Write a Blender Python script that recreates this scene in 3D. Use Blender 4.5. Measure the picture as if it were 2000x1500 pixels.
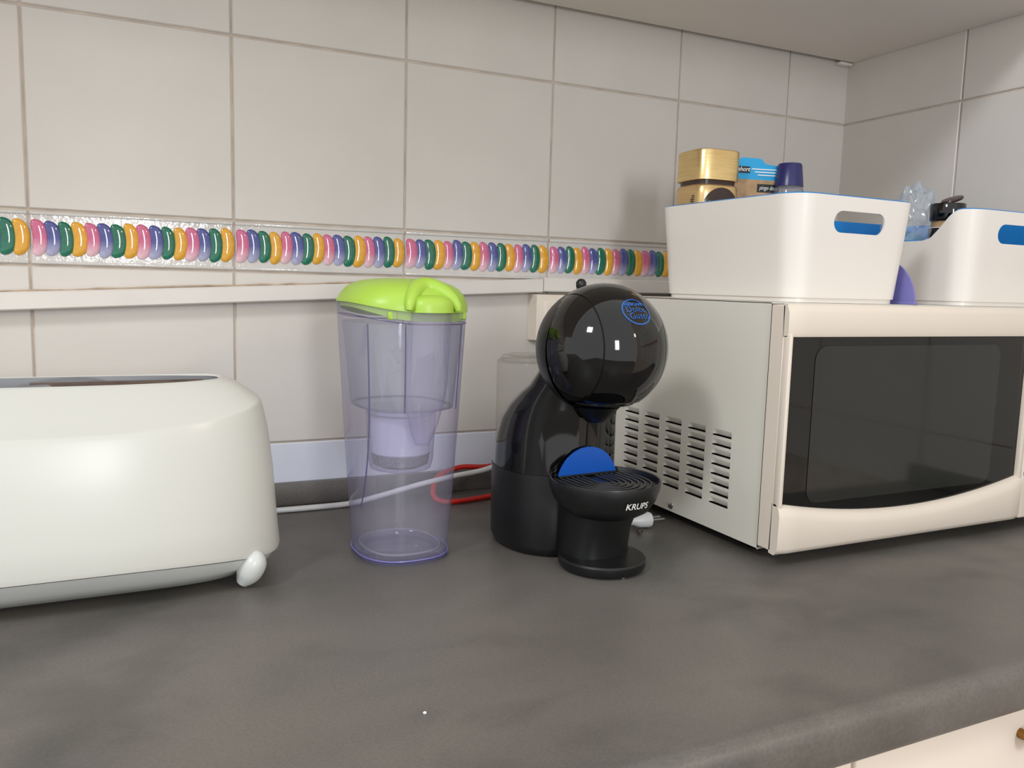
import bpy, bmesh, math, random
from math import pi, sin, cos, sqrt, radians
from mathutils import Vector, Matrix
for o in list(bpy.data.objects): bpy.data.objects.remove(o, do_unlink=True)
S = bpy.context.scene
COL = S.collection
random.seed(7)

# ---------------------------------------------------------------- camera
F = 1600.9
yaw, pitch, roll = .4453, -.1195, .0267
cy_, sy_, cp_, sp_ = cos(yaw), sin(yaw), cos(pitch), sin(pitch)
fw = Vector((sy_*cp_, cy_*cp_, sp_)); rt = Vector((cy_, -sy_, 0)); up = rt.cross(fw)
r2 = cos(roll)*rt + sin(roll)*up; u2 = -sin(roll)*rt + cos(roll)*up
cam_d = bpy.data.cameras.new('camera'); cam = bpy.data.objects.new('camera', cam_d); COL.objects.link(cam)
m = Matrix.Identity(4)
for i in range(3): m[i][0], m[i][1], m[i][2] = r2[i], u2[i], -fw[i]
m.translation = Vector((-1.0469, -.9928, .2703)); cam.matrix_world = m
cam_d.sensor_width = 36; cam_d.lens = F/2000*36; cam_d.clip_start = .02
S.camera = cam

# ---------------------------------------------------------------- world, lamps, exposure
W = bpy.data.worlds.new('world'); S.world = W; W.use_nodes = True
bg = W.node_tree.nodes['Background']; bg.inputs[0].default_value = (.962, .952, .938, 1); bg.inputs[1].default_value = .80
def area(name, loc, target, sx, sy, power, col):
    l = bpy.data.lights.new(name, 'AREA'); l.shape = 'RECTANGLE'; l.size = sx; l.size_y = sy; l.energy = power; l.color = col
    o = bpy.data.objects.new(name, l); COL.objects.link(o); o.location = loc
    o.rotation_euler = (Vector(target)-Vector(loc)).to_track_quat('-Z', 'Y').to_euler(); return o
area('daylight_from_window', (-1.0, -3.1, .68), (-.75, 0, .2), .32, .75, 17, (.92, .96, 1))
area('daylight_from_side_window', (-2.6, -1.5, 1.75), (-.7, -.2, .15), .4, .4, 20, (.92, .96, 1))
area('warm_room_lamp', (.9, -3.0, 1.5), (-.3, -.2, .2), .25, .25, 10, (1, .80, .58))
S.view_settings.view_transform = 'Standard'; S.view_settings.look = 'None'
S.view_settings.exposure = .38; S.view_settings.gamma = 1; S.view_settings.use_curve_mapping = False

# ---------------------------------------------------------------- materials
def lin(c):
    return tuple((x/255/12.92 if x/255 <= .04045 else ((x/255+.055)/1.055)**2.4) for x in c)
def mat(name, rgb, rough=.5, metal=0, coat=0, bump=0, bscale=40, var=0, vscale=6, spec=.5, stretch=None, rvar=0):
    M = bpy.data.materials.new(name); M.use_nodes = True; nt = M.node_tree; b = nt.nodes['Principled BSDF']
    c = lin(rgb); b.inputs['Base Color'].default_value = (*c, 1); b.inputs['Roughness'].default_value = rough
    b.inputs['Metallic'].default_value = metal; b.inputs['Coat Weight'].default_value = coat; b.inputs['Coat Roughness'].default_value = .05
    b.inputs['Specular IOR Level'].default_value = spec
    tc = nt.nodes.new('ShaderNodeTexCoord'); src = tc.outputs['Object']
    if stretch:
        mp = nt.nodes.new('ShaderNodeMapping'); mp.inputs['Scale'].default_value = stretch
        nt.links.new(src, mp.inputs[0]); src = mp.outputs[0]
    if var or rvar:
        n = nt.nodes.new('ShaderNodeTexNoise'); n.inputs['Scale'].default_value = vscale; n.inputs['Detail'].default_value = 6
        nt.links.new(src, n.inputs['Vector'])
        r = nt.nodes.new('ShaderNodeValToRGB'); r.color_ramp.elements[0].position = .3; r.color_ramp.elements[1].position = .7
        r.color_ramp.elements[0].color = (*[x*(1-var) for x in c], 1); r.color_ramp.elements[1].color = (*[min(1, x*(1+var)) for x in c], 1)
        nt.links.new(n.outputs['Fac'], r.inputs[0]); nt.links.new(r.outputs[0], b.inputs['Base Color'])
        if rvar:
            mr = nt.nodes.new('ShaderNodeMapRange'); mr.inputs['To Min'].default_value = rough-rvar; mr.inputs['To Max'].default_value = rough+rvar
            nt.links.new(n.outputs['Fac'], mr.inputs[0]); nt.links.new(mr.outputs[0], b.inputs['Roughness'])
    if bump:
        n2 = nt.nodes.new('ShaderNodeTexNoise'); n2.inputs['Scale'].default_value = bscale; n2.inputs['Detail'].default_value = 3
        nt.links.new(src, n2.inputs['Vector']); bp = nt.nodes.new('ShaderNodeBump'); bp.inputs['Strength'].default_value = bump
        bp.inputs['Distance'].default_value = .002
        nt.links.new(n2.outputs['Fac'], bp.inputs['Height']); nt.links.new(bp.outputs[0], b.inputs['Normal'])
    return M
def clear(name, col, edge, rough=.05, ior=1.45, opac=0.0, milk=(200, 200, 205)):
    """thin clear plastic: tinted transparency, darker where seen edge on, glossy skin, a little milkiness"""
    M = bpy.data.materials.new(name); M.use_nodes = True; nt = M.node_tree; nt.nodes.clear()
    out = nt.nodes.new('ShaderNodeOutputMaterial'); lw = nt.nodes.new('ShaderNodeLayerWeight'); lw.inputs[0].default_value = .35
    mx = nt.nodes.new('ShaderNodeMix'); mx.data_type = 'RGBA'; mx.inputs[6].default_value = (*lin(col), 1); mx.inputs[7].default_value = (*lin(edge), 1)
    pw = nt.nodes.new('ShaderNodeMath'); pw.operation = 'POWER'; pw.inputs[1].default_value = 2
    nt.links.new(lw.outputs['Facing'], pw.inputs[0]); nt.links.new(pw.outputs[0], mx.inputs[0])
    tr = nt.nodes.new('ShaderNodeBsdfTransparent'); nt.links.new(mx.outputs[2], tr.inputs[0])
    df = nt.nodes.new('ShaderNodeBsdfDiffuse'); df.inputs[0].default_value = (*lin(milk), 1)
    m1 = nt.nodes.new('ShaderNodeMixShader'); m1.inputs[0].default_value = opac
    nt.links.new(tr.outputs[0], m1.inputs[1]); nt.links.new(df.outputs[0], m1.inputs[2])
    gl = nt.nodes.new('ShaderNodeBsdfGlossy'); gl.inputs['Roughness'].default_value = rough
    l2 = nt.nodes.new('ShaderNodeLayerWeight'); l2.inputs[0].default_value = .5; p5 = nt.nodes.new('ShaderNodeMath'); p5.operation = 'POWER'; p5.inputs[1].default_value = 4
    nt.links.new(l2.outputs['Facing'], p5.inputs[0]); fr = nt.nodes.new('ShaderNodeMath'); fr.operation = 'MULTIPLY_ADD'; fr.inputs[1].default_value = .45; fr.inputs[2].default_value = ((ior-1)/(ior+1))**2
    nt.links.new(p5.outputs[0], fr.inputs[0])
    m2 = nt.nodes.new('ShaderNodeMixShader'); nt.links.new(fr.outputs[0], m2.inputs[0])
    nt.links.new(m1.outputs[0], m2.inputs[1]); nt.links.new(gl.outputs[0], m2.inputs[2]); nt.links.new(m2.outputs[0], out.inputs[0])
    return M

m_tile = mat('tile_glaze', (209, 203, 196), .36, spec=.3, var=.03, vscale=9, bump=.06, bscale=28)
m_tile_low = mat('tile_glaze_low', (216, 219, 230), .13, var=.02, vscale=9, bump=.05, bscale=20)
m_grout = mat('grout', (200, 186, 172), .9, var=.2, vscale=30)
m_border = mat('border_tile_glaze', (205, 201, 196), .1, var=.05, vscale=40, bump=.25, bscale=160)
m_trim = mat('painted_trim', (214, 208, 201), .4, var=.04, vscale=15)
m_caulk = mat('old_caulk', (180, 160, 138), .7, var=.25, vscale=60)
m_white = mat('white_plastic', (206, 206, 199), .26, spec=.28, var=.012, vscale=5)
m_white2 = mat('white_base_plastic', (206, 209, 206), .3)
m_grayin = mat('shade_grey_slot_plastic', (118, 120, 124), .35)  # shade inside the slot recess is put into this grey; slot guide shares it
m_steel = mat('worn_steel', (110, 94, 84), .5, .7, var=.3, vscale=40)
m_dark = mat('dark_void', (10, 10, 10), .8)
m_mw = mat('white_painted_steel', (222, 218, 206), .33, var=.015, vscale=8)
m_door = mat('cream_plastic', (225, 213, 198), .3, var=.01, vscale=8)
m_glassblk = mat('black_door_glass', (10, 10, 10), .05, spec=.55)
m_mesh = mat('dark_viewing_mesh', (36, 37, 34), .08, spec=.55)
m_black = mat('gloss_black_plastic', (7, 7, 8), .06, coat=.3)
m_blackm = mat('satin_black_plastic', (17, 18, 19), .38, bump=.03, bscale=300)
m_rib = mat('grid_grey_black', (52, 52, 54), .3)
m_blue = mat('blue_plastic', (10, 82, 176), .35)
m_lblue = mat('logo_blue', (38, 98, 176), .4)
m_lime = mat('lime_plastic', (166, 202, 74), .38)
m_bsk = mat('white_basket', (232, 226, 218), .25, coat=.2)
m_bskin = mat('blue_basket_lining', (6, 128, 204), .4)
m_gold = mat('brushed_gold', (232, 204, 146), .3, 1, var=.12, vscale=14, stretch=(2, 2, 90))
m_gold2 = mat('gold_label', (216, 184, 132), .33, .85, var=.06, vscale=10, stretch=(1, 1, 30))
m_brown = mat('dark_brown', (52, 34, 28), .25)
m_navy = mat('navy_cap', (38, 36, 92), .3)
m_kraft = mat('kraft_print', (176, 142, 104), .6, var=.3, vscale=70)
m_cyan = mat('cyan_card', (24, 158, 212), .5)
m_print = mat('white_print', (235, 235, 232), .5)
m_prblk = mat('black_print', (22, 22, 24), .5)
m_red = mat('red_cable', (196, 28, 20), .35)
m_cord = mat('white_cable', (222, 222, 222), .35)
m_cart = mat('filter_white', (214, 214, 228), .5)
m_cartg = mat('filter_granules', (120, 118, 124), .6, var=.4, vscale=400)
m_cab = mat('cupboard_white', (232, 224, 214), .45)
m_cabd = mat('cabinet_door_cream', (232, 218, 204), .4)
m_brass = mat('aged_brass', (150, 110, 60), .35, 1)
m_chrome = mat('screw_steel', (190, 190, 190), .2, 1)
m_jug = clear('violet_tinted_plastic', (244, 243, 250), (200, 196, 226), opac=.12, milk=(216, 213, 230), ior=1.6)
m_resv = clear('reservoir_plastic', (238, 241, 242), (186, 190, 214), opac=.28, milk=(196, 200, 206), ior=1.6)
m_seam = mat('seam_violet', (88, 84, 122), .3)
m_glass = clear('clear_glass', (250, 250, 249), (238, 236, 232), opac=.035, ior=1.22)
m_bag = clear('clear_film', (242, 245, 248), (222, 230, 238), rough=.12, ior=1.6, opac=.2, milk=(225, 232, 238))
m_lilac = clear('lilac_plastic', (150, 148, 214), (90, 88, 170), opac=.6, milk=(158, 154, 224))
m_bottle = clear('clear_bottle', (225, 225, 228), (170, 170, 190), opac=.2, milk=(190, 190, 200))

# worktop: dark concrete print with greenish and brownish clouds and fine streaks
m_work = bpy.data.materials.new('worktop_concrete'); m_work.use_nodes = True
nt = m_work.node_tree; b = nt.nodes['Principled BSDF']; b.inputs['Roughness'].default_value = .42; b.inputs['Specular IOR Level'].default_value = .5
tc = nt.nodes.new('ShaderNodeTexCoord')
def noise(scale, detail, st=(1, 1, 1), dist=0):
    mp = nt.nodes.new('ShaderNodeMapping'); mp.inputs['Scale'].default_value = st; nt.links.new(tc.outputs['Object'], mp.inputs[0])
    n = nt.nodes.new('ShaderNodeTexNoise'); n.inputs['Scale'].default_value = scale; n.inputs['Detail'].default_value = detail; n.inputs['Distortion'].default_value = dist
    nt.links.new(mp.outputs[0], n.inputs['Vector']); return n.outputs['Fac']
def ramp(f, stops):
    r = nt.nodes.new('ShaderNodeValToRGB'); e = r.color_ramp.elements
    while len(e) < len(stops): e.new(.5)
    for k, (p, c) in enumerate(stops): e[k].position = p; e[k].color = (*lin(c), 1) if max(c) > 1 else (*c, 1)
    nt.links.new(f, r.inputs[0]); return r.outputs[0]
base = ramp(noise(3.6, 6, (1, 1.3, 1), .3), [(.3, (84, 85, 82)), (.46, (107, 102, 97)), (.6, (115, 110, 104)), (.8, (96, 96, 92))])
st = ramp(noise(9, 12, (1, 1.5, 1), .25), [(.32, (.74, .75, .74)), (.5, (1, 1, 1)), (.75, (1.0, 1.0, 1.0))])
fine = ramp(noise(420, 2, (1, 1.6, 1)), [(.3, (.80, .80, .80)), (.7, (1, 1, 1))])
def mul(a, c):
    x = nt.nodes.new('ShaderNodeMix'); x.data_type = 'RGBA'; x.blend_type = 'MULTIPLY'; x.inputs[0].default_value = 1
    nt.links.new(a, x.inputs[6]); nt.links.new(c, x.inputs[7]); return x.outputs[2]
nt.links.new(mul(mul(base, st), fine), b.inputs['Base Color'])
rr = nt.nodes.new('ShaderNodeMapRange'); rr.inputs['To Min'].default_value = .34; rr.inputs['To Max'].default_value = .5
nt.links.new(noise(14, 5), rr.inputs[0]); nt.links.new(rr.outputs[0], b.inputs['Roughness'])

def bean_mat(name, top, bot):
    M = bpy.data.materials.new(name); M.use_nodes = True; nt = M.node_tree; b = nt.nodes['Principled BSDF']
    b.inputs['Roughness'].default_value = .08; b.inputs['Coat Weight'].default_value = .5
    tc = nt.nodes.new('ShaderNodeTexCoord'); sx = nt.nodes.new('ShaderNodeSeparateXYZ'); nt.links.new(tc.outputs['Generated'], sx.inputs[0])
    r = nt.nodes.new('ShaderNodeValToRGB'); r.color_ramp.elements[0].position = 0.02; r.color_ramp.elements[0].color = (*lin(bot), 1)
    r.color_ramp.elements[1].position = .5; r.color_ramp.elements[1].color = (*lin(top), 1)
    nt.links.new(sx.outputs[2], r.inputs[0])
    n = nt.nodes.new('ShaderNodeTexNoise'); n.inputs['Scale'].default_value = 220; nt.links.new(tc.outputs['Object'], n.inputs['Vector'])
    x = nt.nodes.new('ShaderNodeMix'); x.data_type = 'RGBA'; x.blend_type = 'SOFT_LIGHT'; x.inputs[0].default_value = .35
    nt.links.new(r.outputs[0], x.inputs[6]); nt.links.new(n.outputs['Fac'], x.inputs[7]); nt.links.new(x.outputs[2], b.inputs['Base Color'])
    return M
beans = [bean_mat('glaze_pink', (204, 104, 140), (232, 200, 208)), bean_mat('glaze_blue', (78, 84, 146), (184, 184, 212)),
         bean_mat('glaze_green', (24, 106, 82), (44, 120, 96)), bean_mat('glaze_yellow', (226, 164, 48), (224, 168, 60))]

# ---------------------------------------------------------------- helpers
ORG = {}
def thing(name, label, cat, loc=(0, 0, 0), rz=0, group=None, local=False):
    o = bpy.data.objects.new(name, None); COL.objects.link(o); o.location = loc; o.rotation_euler = (0, 0, rz); o.empty_display_size = .02
    o['label'] = label; o['category'] = cat
    if group: o['group'] = group
    ORG[o.name] = Vector((0, 0, 0)) if local else Vector(loc)
    return o
def tag(o, label, cat, group=None):
    o['label'] = label; o['category'] = cat
    if group: o['group'] = group
    return o
def obj(name, V, Fc, m, parent=None, smooth=True, angle=40, fm=None, label=None, kind=None):
    off = ORG.get(parent.name, Vector((0, 0, 0))) if parent else Vector((0, 0, 0))
    me = bpy.data.meshes.new(name); me.from_pydata([tuple(Vector(v)-off) for v in V], [], Fc); me.update()
    ms = m if isinstance(m, (list, tuple)) else [m]
    for x in ms: me.materials.append(x)
    if fm:
        for p, k in zip(me.polygons, fm): p.material_index = k
    bm = bmesh.new(); bm.from_mesh(me); bmesh.ops.recalc_face_normals(bm, faces=bm.faces); bm.to_mesh(me); bm.free()
    if smooth:
        me.shade_smooth()
        try: me.set_sharp_from_angle(angle=radians(angle))
        except Exception: pass
    o = bpy.data.objects.new(name, me); COL.objects.link(o)
    if parent: o.parent = parent
    ORG[o.name] = off
    if label: o['label'] = label
    if kind: o['kind'] = kind
    return o
def ringpts(cx, cy, z, a, b, n=2, N=64, rot=0):
    P = []
    for i in range(N):
        t = 2*pi*i/N; c, s = cos(t), sin(t)
        x = a*math.copysign(abs(c)**(2/n), c); y = b*math.copysign(abs(s)**(2/n), s)
        P.append((cx+x*cos(rot)-y*sin(rot), cy+x*sin(rot)+y*cos(rot), z))
    return P
def loft(rings, cap0=True, cap1=True):
    V = []; Fc = []; N = len(rings[0])
    for r in rings: V += r
    for k in range(len(rings)-1):
        for i in range(N):
            j = (i+1) % N; Fc.append((k*N+i, k*N+j, (k+1)*N+j, (k+1)*N+i))
    if cap0: Fc.append(tuple(range(N))[::-1])
    if cap1: Fc.append(tuple(range((len(rings)-1)*N, len(rings)*N)))
    return V, Fc
def lathe(cx, cy, prof, N=48, cap0=True, cap1=True):
    return loft([ringpts(cx, cy, z, max(r, 1e-5), max(r, 1e-5), 2, N) for r, z in prof], cap0, cap1)
def rbox(x0, x1, y0, y1, z0, z1, r=.003, seg=3):
    bm = bmesh.new(); bmesh.ops.create_cube(bm, size=1)
    for v in bm.verts:
        v.co = Vector(((x0+x1)/2+v.co.x*(x1-x0), (y0+y1)/2+v.co.y*(y1-y0), (z0+z1)/2+v.co.z*(z1-z0)))
    if r > 0: bmesh.ops.bevel(bm, geom=list(bm.edges), offset=r, segments=seg, affect='EDGES', profile=.5)
    bm.verts.ensure_lookup_table()
    V = [tuple(v.co) for v in bm.verts]; Fc = [tuple(v.index for v in f.verts) for f in bm.faces]; bm.free()
    return V, Fc
def join(*parts):
    V = []; Fc = []
    for v, f in parts:
        n = len(V); V += list(v); Fc += [tuple(i+n for i in q) for q in f]
    return V, Fc
def spline(P, n=10):
    P = [Vector(p) for p in P]; out = []
    Q = [P[0]*2-P[1]]+P+[P[-1]*2-P[-2]]
    for i in range(1, len(Q)-2):
        for k in range(n):
            t = k/n; a, b_, c, d = Q[i-1], Q[i], Q[i+1], Q[i+2]
            out.append(.5*((2*b_)+(c-a)*t+(2*a-5*b_+4*c-d)*t*t+(3*b_-a-3*c+d)*t**3))
    out.append(P[-1]); return out
def tube(P, r, N=10, smooth_n=8, closed=False):
    Q = spline(P, smooth_n) if smooth_n else [Vector(p) for p in P]
    rings = []; prev = None
    for i, p in enumerate(Q):
        t = (Q[min(i+1, len(Q)-1)]-Q[max(i-1, 0)]).normalized()
        if prev is None: u = t.orthogonal().normalized()
        else: u = (prev-t*prev.dot(t)).normalized()
        prev = u; w = t.cross(u)
        rr_ = r(i/(len(Q)-1)) if callable(r) else r
        rings.append([tuple(p+(u*cos(2*pi*k/N)+w*sin(2*pi*k/N))*rr_) for k in range(N)])
    return loft(rings)
def text_geo(s, size, fn, shear=0, bold=0, align='CENTER', sub=0):
    """letters as a flat mesh, each vertex carried onto a surface by fn(x, y)"""
    cu = bpy.data.curves.new('t', 'FONT'); cu.body = s; cu.size = size; cu.align_x = align; cu.align_y = 'CENTER'; cu.shear = shear; cu.offset = bold; cu.resolution_u = 3
    o = bpy.data.objects.new('t', cu); COL.objects.link(o); bpy.context.view_layer.update()
    me = bpy.data.meshes.new_from_object(o.evaluated_get(bpy.context.evaluated_depsgraph_get()))
    bm = bmesh.new(); bm.from_mesh(me)
    if sub: bmesh.ops.triangulate(bm, faces=bm.faces); bmesh.ops.subdivide_edges(bm, edges=bm.edges, cuts=sub)
    bm.verts.ensure_lookup_table()
    V = [fn(v.co.x, v.co.y) for v in bm.verts]; Fc = [tuple(v.index for v in f.verts) for f in bm.faces]
    bm.free(); bpy.data.objects.remove(o, do_unlink=True); bpy.data.curves.remove(cu); bpy.data.meshes.remove(me)
    return V, Fc
def struct(o): o['kind'] = 'structure'; return o

# ---------------------------------------------------------------- walls with their tiles
T = .202; XO = .1214; Z4 = .0761; Z3 = Z4+T; Z2 = Z3+.0571; Z1 = Z2+T; Z0 = Z1+T; G = .0011
wb = struct(obj('wall_back', *rbox(-2.3, .12, 0, .1, -.9, 1.3, 0), m_grout, smooth=False))
wr = struct(obj('wall_right', *rbox(0, .1, -1.5, 0, -.9, 1.3, 0), m_grout, smooth=False))
cache = {}
def tile_mesh(w, h, m, key):
    k = (round(w, 4), round(h, 4), key)
    if k not in cache:
        V = []; d = .0025; c = .0012
        for ins, y in ((0, .001), (0, -d+c), (c, -d)):
            V += [(-w/2+ins, y, -h/2+ins), (w/2-ins, y, -h/2+ins), (w/2-ins, y, h/2-ins), (-w/2+ins, y, h/2-ins)]
        Fc = [(8, 9, 10, 11)]
        for a in (0, 4):
            for i in range(4): j = (i+1) % 4; Fc.append((a+i, a+j, a+4+j, a+4+i))
        me = bpy.data.meshes.new('tile'); me.from_pydata(V, [], Fc); me.update(); me.materials.append(m); cache[k] = me
    return cache[k]
def put_tile(wall, s0, s1, z0, z1, m, key, name='tile'):
    me = tile_mesh(s1-s0-2*G, z1-z0-2*G, m, key); o = bpy.data.objects.new(name, me); COL.objects.link(o); o.parent = wall
    c = (s0+s1)/2; o.location = (c, 0, (z0+z1)/2) if wall is wb else (0, c, (z0+z1)/2)
    o.rotation_euler = (random.uniform(-.002, .002), 0, (0 if wall is wb else -pi/2)+random.uniform(-.002, .002)); return o
def bean_mesh(k):
    N = 18; L = .0372; w = .0071; V = []; Fc = []; rings = []
    for i in range(N+1):
        t = .5-.5*cos(pi*i/N); z = -L/2+L*t; e = sqrt(max(0, 1-abs(2*t-1)**5)); bow = .0040*(1-(2*t-1)**2)-.002
        ww = max(w*e, .0004); hh = max(.0030*e, .0002)
        rings.append([(bow+ww*cos(a), -hh*sin(a), z) for a in [pi*j/8 for j in range(9)]])
    n = 9
    for r in rings: V += r
    for i in range(N):
        for j in range(n-1): Fc.append((i*n+j, (i+1)*n+j, (i+1)*n+j+1, i*n+j+1))
    me = bpy.data.meshes.new('bean'); me.from_pydata(V, [], Fc); me.update(); me.shade_smooth(); me.materials.append(beans[k]); return me
bmesh4 = [bean_mesh(k) for k in range(4)]
def border(wall, s0, s1, first=0, count=16):
    o = put_tile(wall, s0, s1, Z3, Z2, m_border, 'border', 'border_tile')
    w = (s1-s0-.004)/count
    # raised white lip along the top and bottom of the border tile
    V, Fc = join(rbox(-(s1-s0)/2+G, (s1-s0)/2-G, -.0042, -.0020, .0235, .0268, .0008, 2), rbox(-(s1-s0)/2+G, (s1-s0)/2-G, -.0042, -.0020, -.0268, -.0235, .0008, 2))
    l = obj('lip', V, Fc, m_border); l.parent = o
    for i in range(count):
        b_ = bpy.data.objects.new('bean', bmesh4[(i+first) % 4]); COL.objects.link(b_); b_.parent = o
        b_.location = (-(s1-s0)/2+.002+(i+.5)*w, -.0026, random.uniform(-.0006, .0006)); b_.rotation_euler = (0, random.uniform(-.05, .05), 0)
        b_.scale = (random.uniform(.93, 1.06), 1, random.uniform(.96, 1.03))
xs = [0]+[-XO-T*i for i in range(9)]
for a, c in zip(xs[1:], xs[:-1]):
    if a < -1.8: continue
    put_tile(wb, a, c, Z1, Z0, m_tile, 't'); put_tile(wb, a, c, Z2, Z1, m_tile, 't'); put_tile(wb, a, c, Z4, Z3, m_tile, 't')
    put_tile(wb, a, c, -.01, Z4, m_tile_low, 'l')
    if c == 0: border(wb, a, c, 0, 10)
    else: border(wb, a, c)
ys = [0]+[-.2057-T*i for i in range(6)]
for a, c in zip(ys[1:], ys[:-1]):
    put_tile(wr, a, c, Z1, Z0, m_tile, 't'); put_tile(wr, a, c, Z2, Z1, m_tile, 't'); put_tile(wr, a, c, Z4, Z3, m_tile, 't'); put_tile(wr, a, c, -.01, Z4, m_tile, 't')
    border(wr, a, c)
struct(obj('floor', *rbox(-4, 1, -4, .1, -.95, -.9, 0), mat('floor_tiles', (120, 112, 102), .5, var=.1), smooth=False))

# ledge: two lengths of painted batten, the long one running slightly downhill to the left
def batten(name, x0, z0, x1, z1, h0, h1, d):
    V = []
    for x, z, h in ((x0, z0, h0), (x1, z1, h1)):
        c = .0015
        V += [(x, -.0018, z-h/2), (x, -d+c, z-h/2), (x, -d, z-h/2+c), (x, -d, z+h/2-c), (x, -d+c, z+h/2), (x, -.0018, z+h/2)]
    Fc = [tuple(range(6)), tuple(range(11, 5, -1))]+[(i, (i+1) % 6, 6+(i+1) % 6, 6+i) for i in range(6)]
    return struct(obj(name, V, Fc, m_trim, angle=20))
t1 = batten('trim_1', -1.80, .2085, -.5405, .2712, .0200, .0178, .02)
batten('trim_2', -.5395, .2728, -.003, .2745, .0190, .0190, .02)
cb = []
for i in range(60):
    x = -1.6+.9*i/59; z = .2085+(x+1.80)*.04978+.0100; cb.append((x, -.006+random.uniform(-.001, .001), z+random.uniform(-.0006, .0008)))
obj('caulk_bead', *tube(cb, lambda t: .0011, 6, 0), m_caulk, t1)

# ---------------------------------------------------------------- worktop with upstand, cabinet below, cupboard above
wt = thing('worktop', 'dark grey concrete-look kitchen worktop with rounded front edge', 'worktop', (-1, -.3, -.036))
pr = [(-.0028, 0), (-.625, 0)]+[(-.625-.012*sin(t*pi/12), -.012+.012*cos(t*pi/12)) for t in range(1, 7)]+[(-.637, -.031), (-.634, -.036), (-.0028, -.036)]
V = [(x, y, z) for x in (-2.1, -.0028) for y, z in pr]; n = len(pr)
Fc = [tuple(range(n)), tuple(range(2*n-1, n-1, -1))]+[(i, (i+1) % n, n+(i+1) % n, n+i) for i in range(n)]
obj('top', V, Fc, m_work, wt, angle=35)
obj('upstand', *rbox(-2.1, -.017, -.014, -.0028, .0003, .0277, .0012, 2), m_work, wt)
obj('upstand', *rbox(-.014, -.0028, -.62, -.0028, .0003, .0277, .0012, 2), m_work, wt)
bc = thing('base_cabinet', 'cream kitchen cabinet under the front edge of the worktop', 'cabinet', (-.4, -.3, -.9))
obj('body', *rbox(-2.1, -.0028, -.60, -.0028, -.895, -.037, 0), m_cab, bc, smooth=False)
for i, (a, c) in enumerate([(-.6, -.004), (-1.2, -.604), (-1.8, -1.204)]):
    d = obj('door', *rbox(a, c, -.621, -.601, -.88, -.039, .002), m_cabd, bc)
    kx = a+.178
    V, Fc = lathe(0, 0, [(.004, 0), (.004, .010), (.0085, .013), (.0095, .018), (.0075, .023), (.002, .025)], 20)
    V = [(kx+x, -.621-z, -.066+y) for x, y, z in V]
    obj('knob', V, Fc, m_brass, d, label='aged brass knob')
wc = thing('wall_cupboard', 'white cupboard overhead seen from below along both tiled walls', 'cupboard', (-.5, -.2, .63))
obj('body', *rbox(-2.1, -.0028, -.34, -.012, .631, 1.25, 0), m_cab, wc, smooth=False)
obj('bottom_panel', *rbox(-2.1, -.0035, -.34, -.014, .6295, .6310, .0003, 1), m_cab, wc)
obj('hanging_bracket', *rbox(-.030, -.004, -.0135, -.003, .6245, .6292, .0008, 1), m_cab, wc)

# ---------------------------------------------------------------- microwave
mw = thing('microwave_oven', 'white countertop microwave oven with black glass door in the corner', 'microwave', (-.25, -.2, 0))
X0, X1, Y0, Y1, ZB, ZT = -.474, -.035, -.376, -.035, .0125, .2605
# left side sheet with a grid of vent holes
cols = [(-.1284-.0427*i-.030, -.1284-.0427*i) for i in range(5)]
rows = [(.0418+.01066*i, .0418+.01066*i+.0074) for i in range(8)]
ygrid = sorted({Y0, Y1} | {v for c in cols for v in c}); zgrid = sorted({ZB, ZT} | {v for r in rows for v in r})
V = [(X0, y, z) for y in ygrid for z in zgrid]; nz = len(zgrid); Fc = []
for i in range(len(ygrid)-1):
    for j in range(nz-1):
        if any(abs(ygrid[i]-c[0]) < 1e-6 for c in cols) and any(abs(zgrid[j]-r[0]) < 1e-6 for r in rows): continue
        Fc.append((i*nz+j, i*nz+j+1, (i+1)*nz+j+1, (i+1)*nz+j))
obj('side_panel', V, Fc, m_mw, mw, smooth=False)
me = None
for (ya, yb) in cols:
    for (za, zb_) in rows:
        if me is None:
            w = yb-ya; h = zb_-za; n = 10; V = []; Fc = []
            for i in range(n+1):
                s = i/n; yy = -w/2+w*s; k = min(1, 1.0*min(s, 1-s)/.14); k = sqrt(max(0, 1-(1-k)**2))
                for j in range(5):
                    t = j/4; V.append((.0027*k*(t**1.2), yy, h/2-t*(h*.80)*(1 if k > .01 else 1)))
            for i in range(n):
                for j in range(4): a = i*5+j; Fc.append((a, a+1, a+6, a+5))
            # little end cheeks closing the scoop
            V += [(0, -w/2, -h/2), (0, w/2, -h/2)]
            o = obj('louver', V[:-2], Fc, m_mw, mw); me = o.data
            for v in me.vertices: pass
        else:
            o = bpy.data.objects.new('louver', me); COL.objects.link(o); o.parent = mw
        # mesh was shifted by the thing's origin when made: place by difference
        o.location = (X0, (ya+yb)/2, (za+zb_)/2)
obj('inner_chassis', *rbox(X0+.0085, X1-.01, Y0+.004, Y1-.006, ZB+.004, ZT-.004, 0), m_dark, mw, smooth=False)
V, Fc = rbox(X0, X1, Y0, Y1, ZT-.0008, ZT+.0004, 0)
V2, F2 = rbox(X0, X1, Y1-.002, Y1, ZB, ZT, 0); V3, F3 = rbox(X1-.001, X1, Y0, Y1, ZB, ZT, 0); V4, F4 = rbox(X0, X1, Y0, Y1, ZB, ZB+.001, 0)
obj('casing', *join((V, Fc), (V2, F2), (V3, F3), (V4, F4)), m_mw, mw, smooth=False)
V, Fc = lathe(0, 0, [(.0042, 0), (.0042, .0012), (.003, .0026), (.0008, .003)], 16)
obj('screw', [(X0-z, -.2323+x, .0208+y) for x, y, z in V], Fc, m_chrome, mw, label='small steel screw low on the side')
for fx in (-.44, -.07):
    for fy in (-.34, -.07):
        obj('foot', *lathe(fx, fy, [(.011, .0003), (.012, .004), (.012, .0130)], 20), m_dark, mw)
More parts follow.
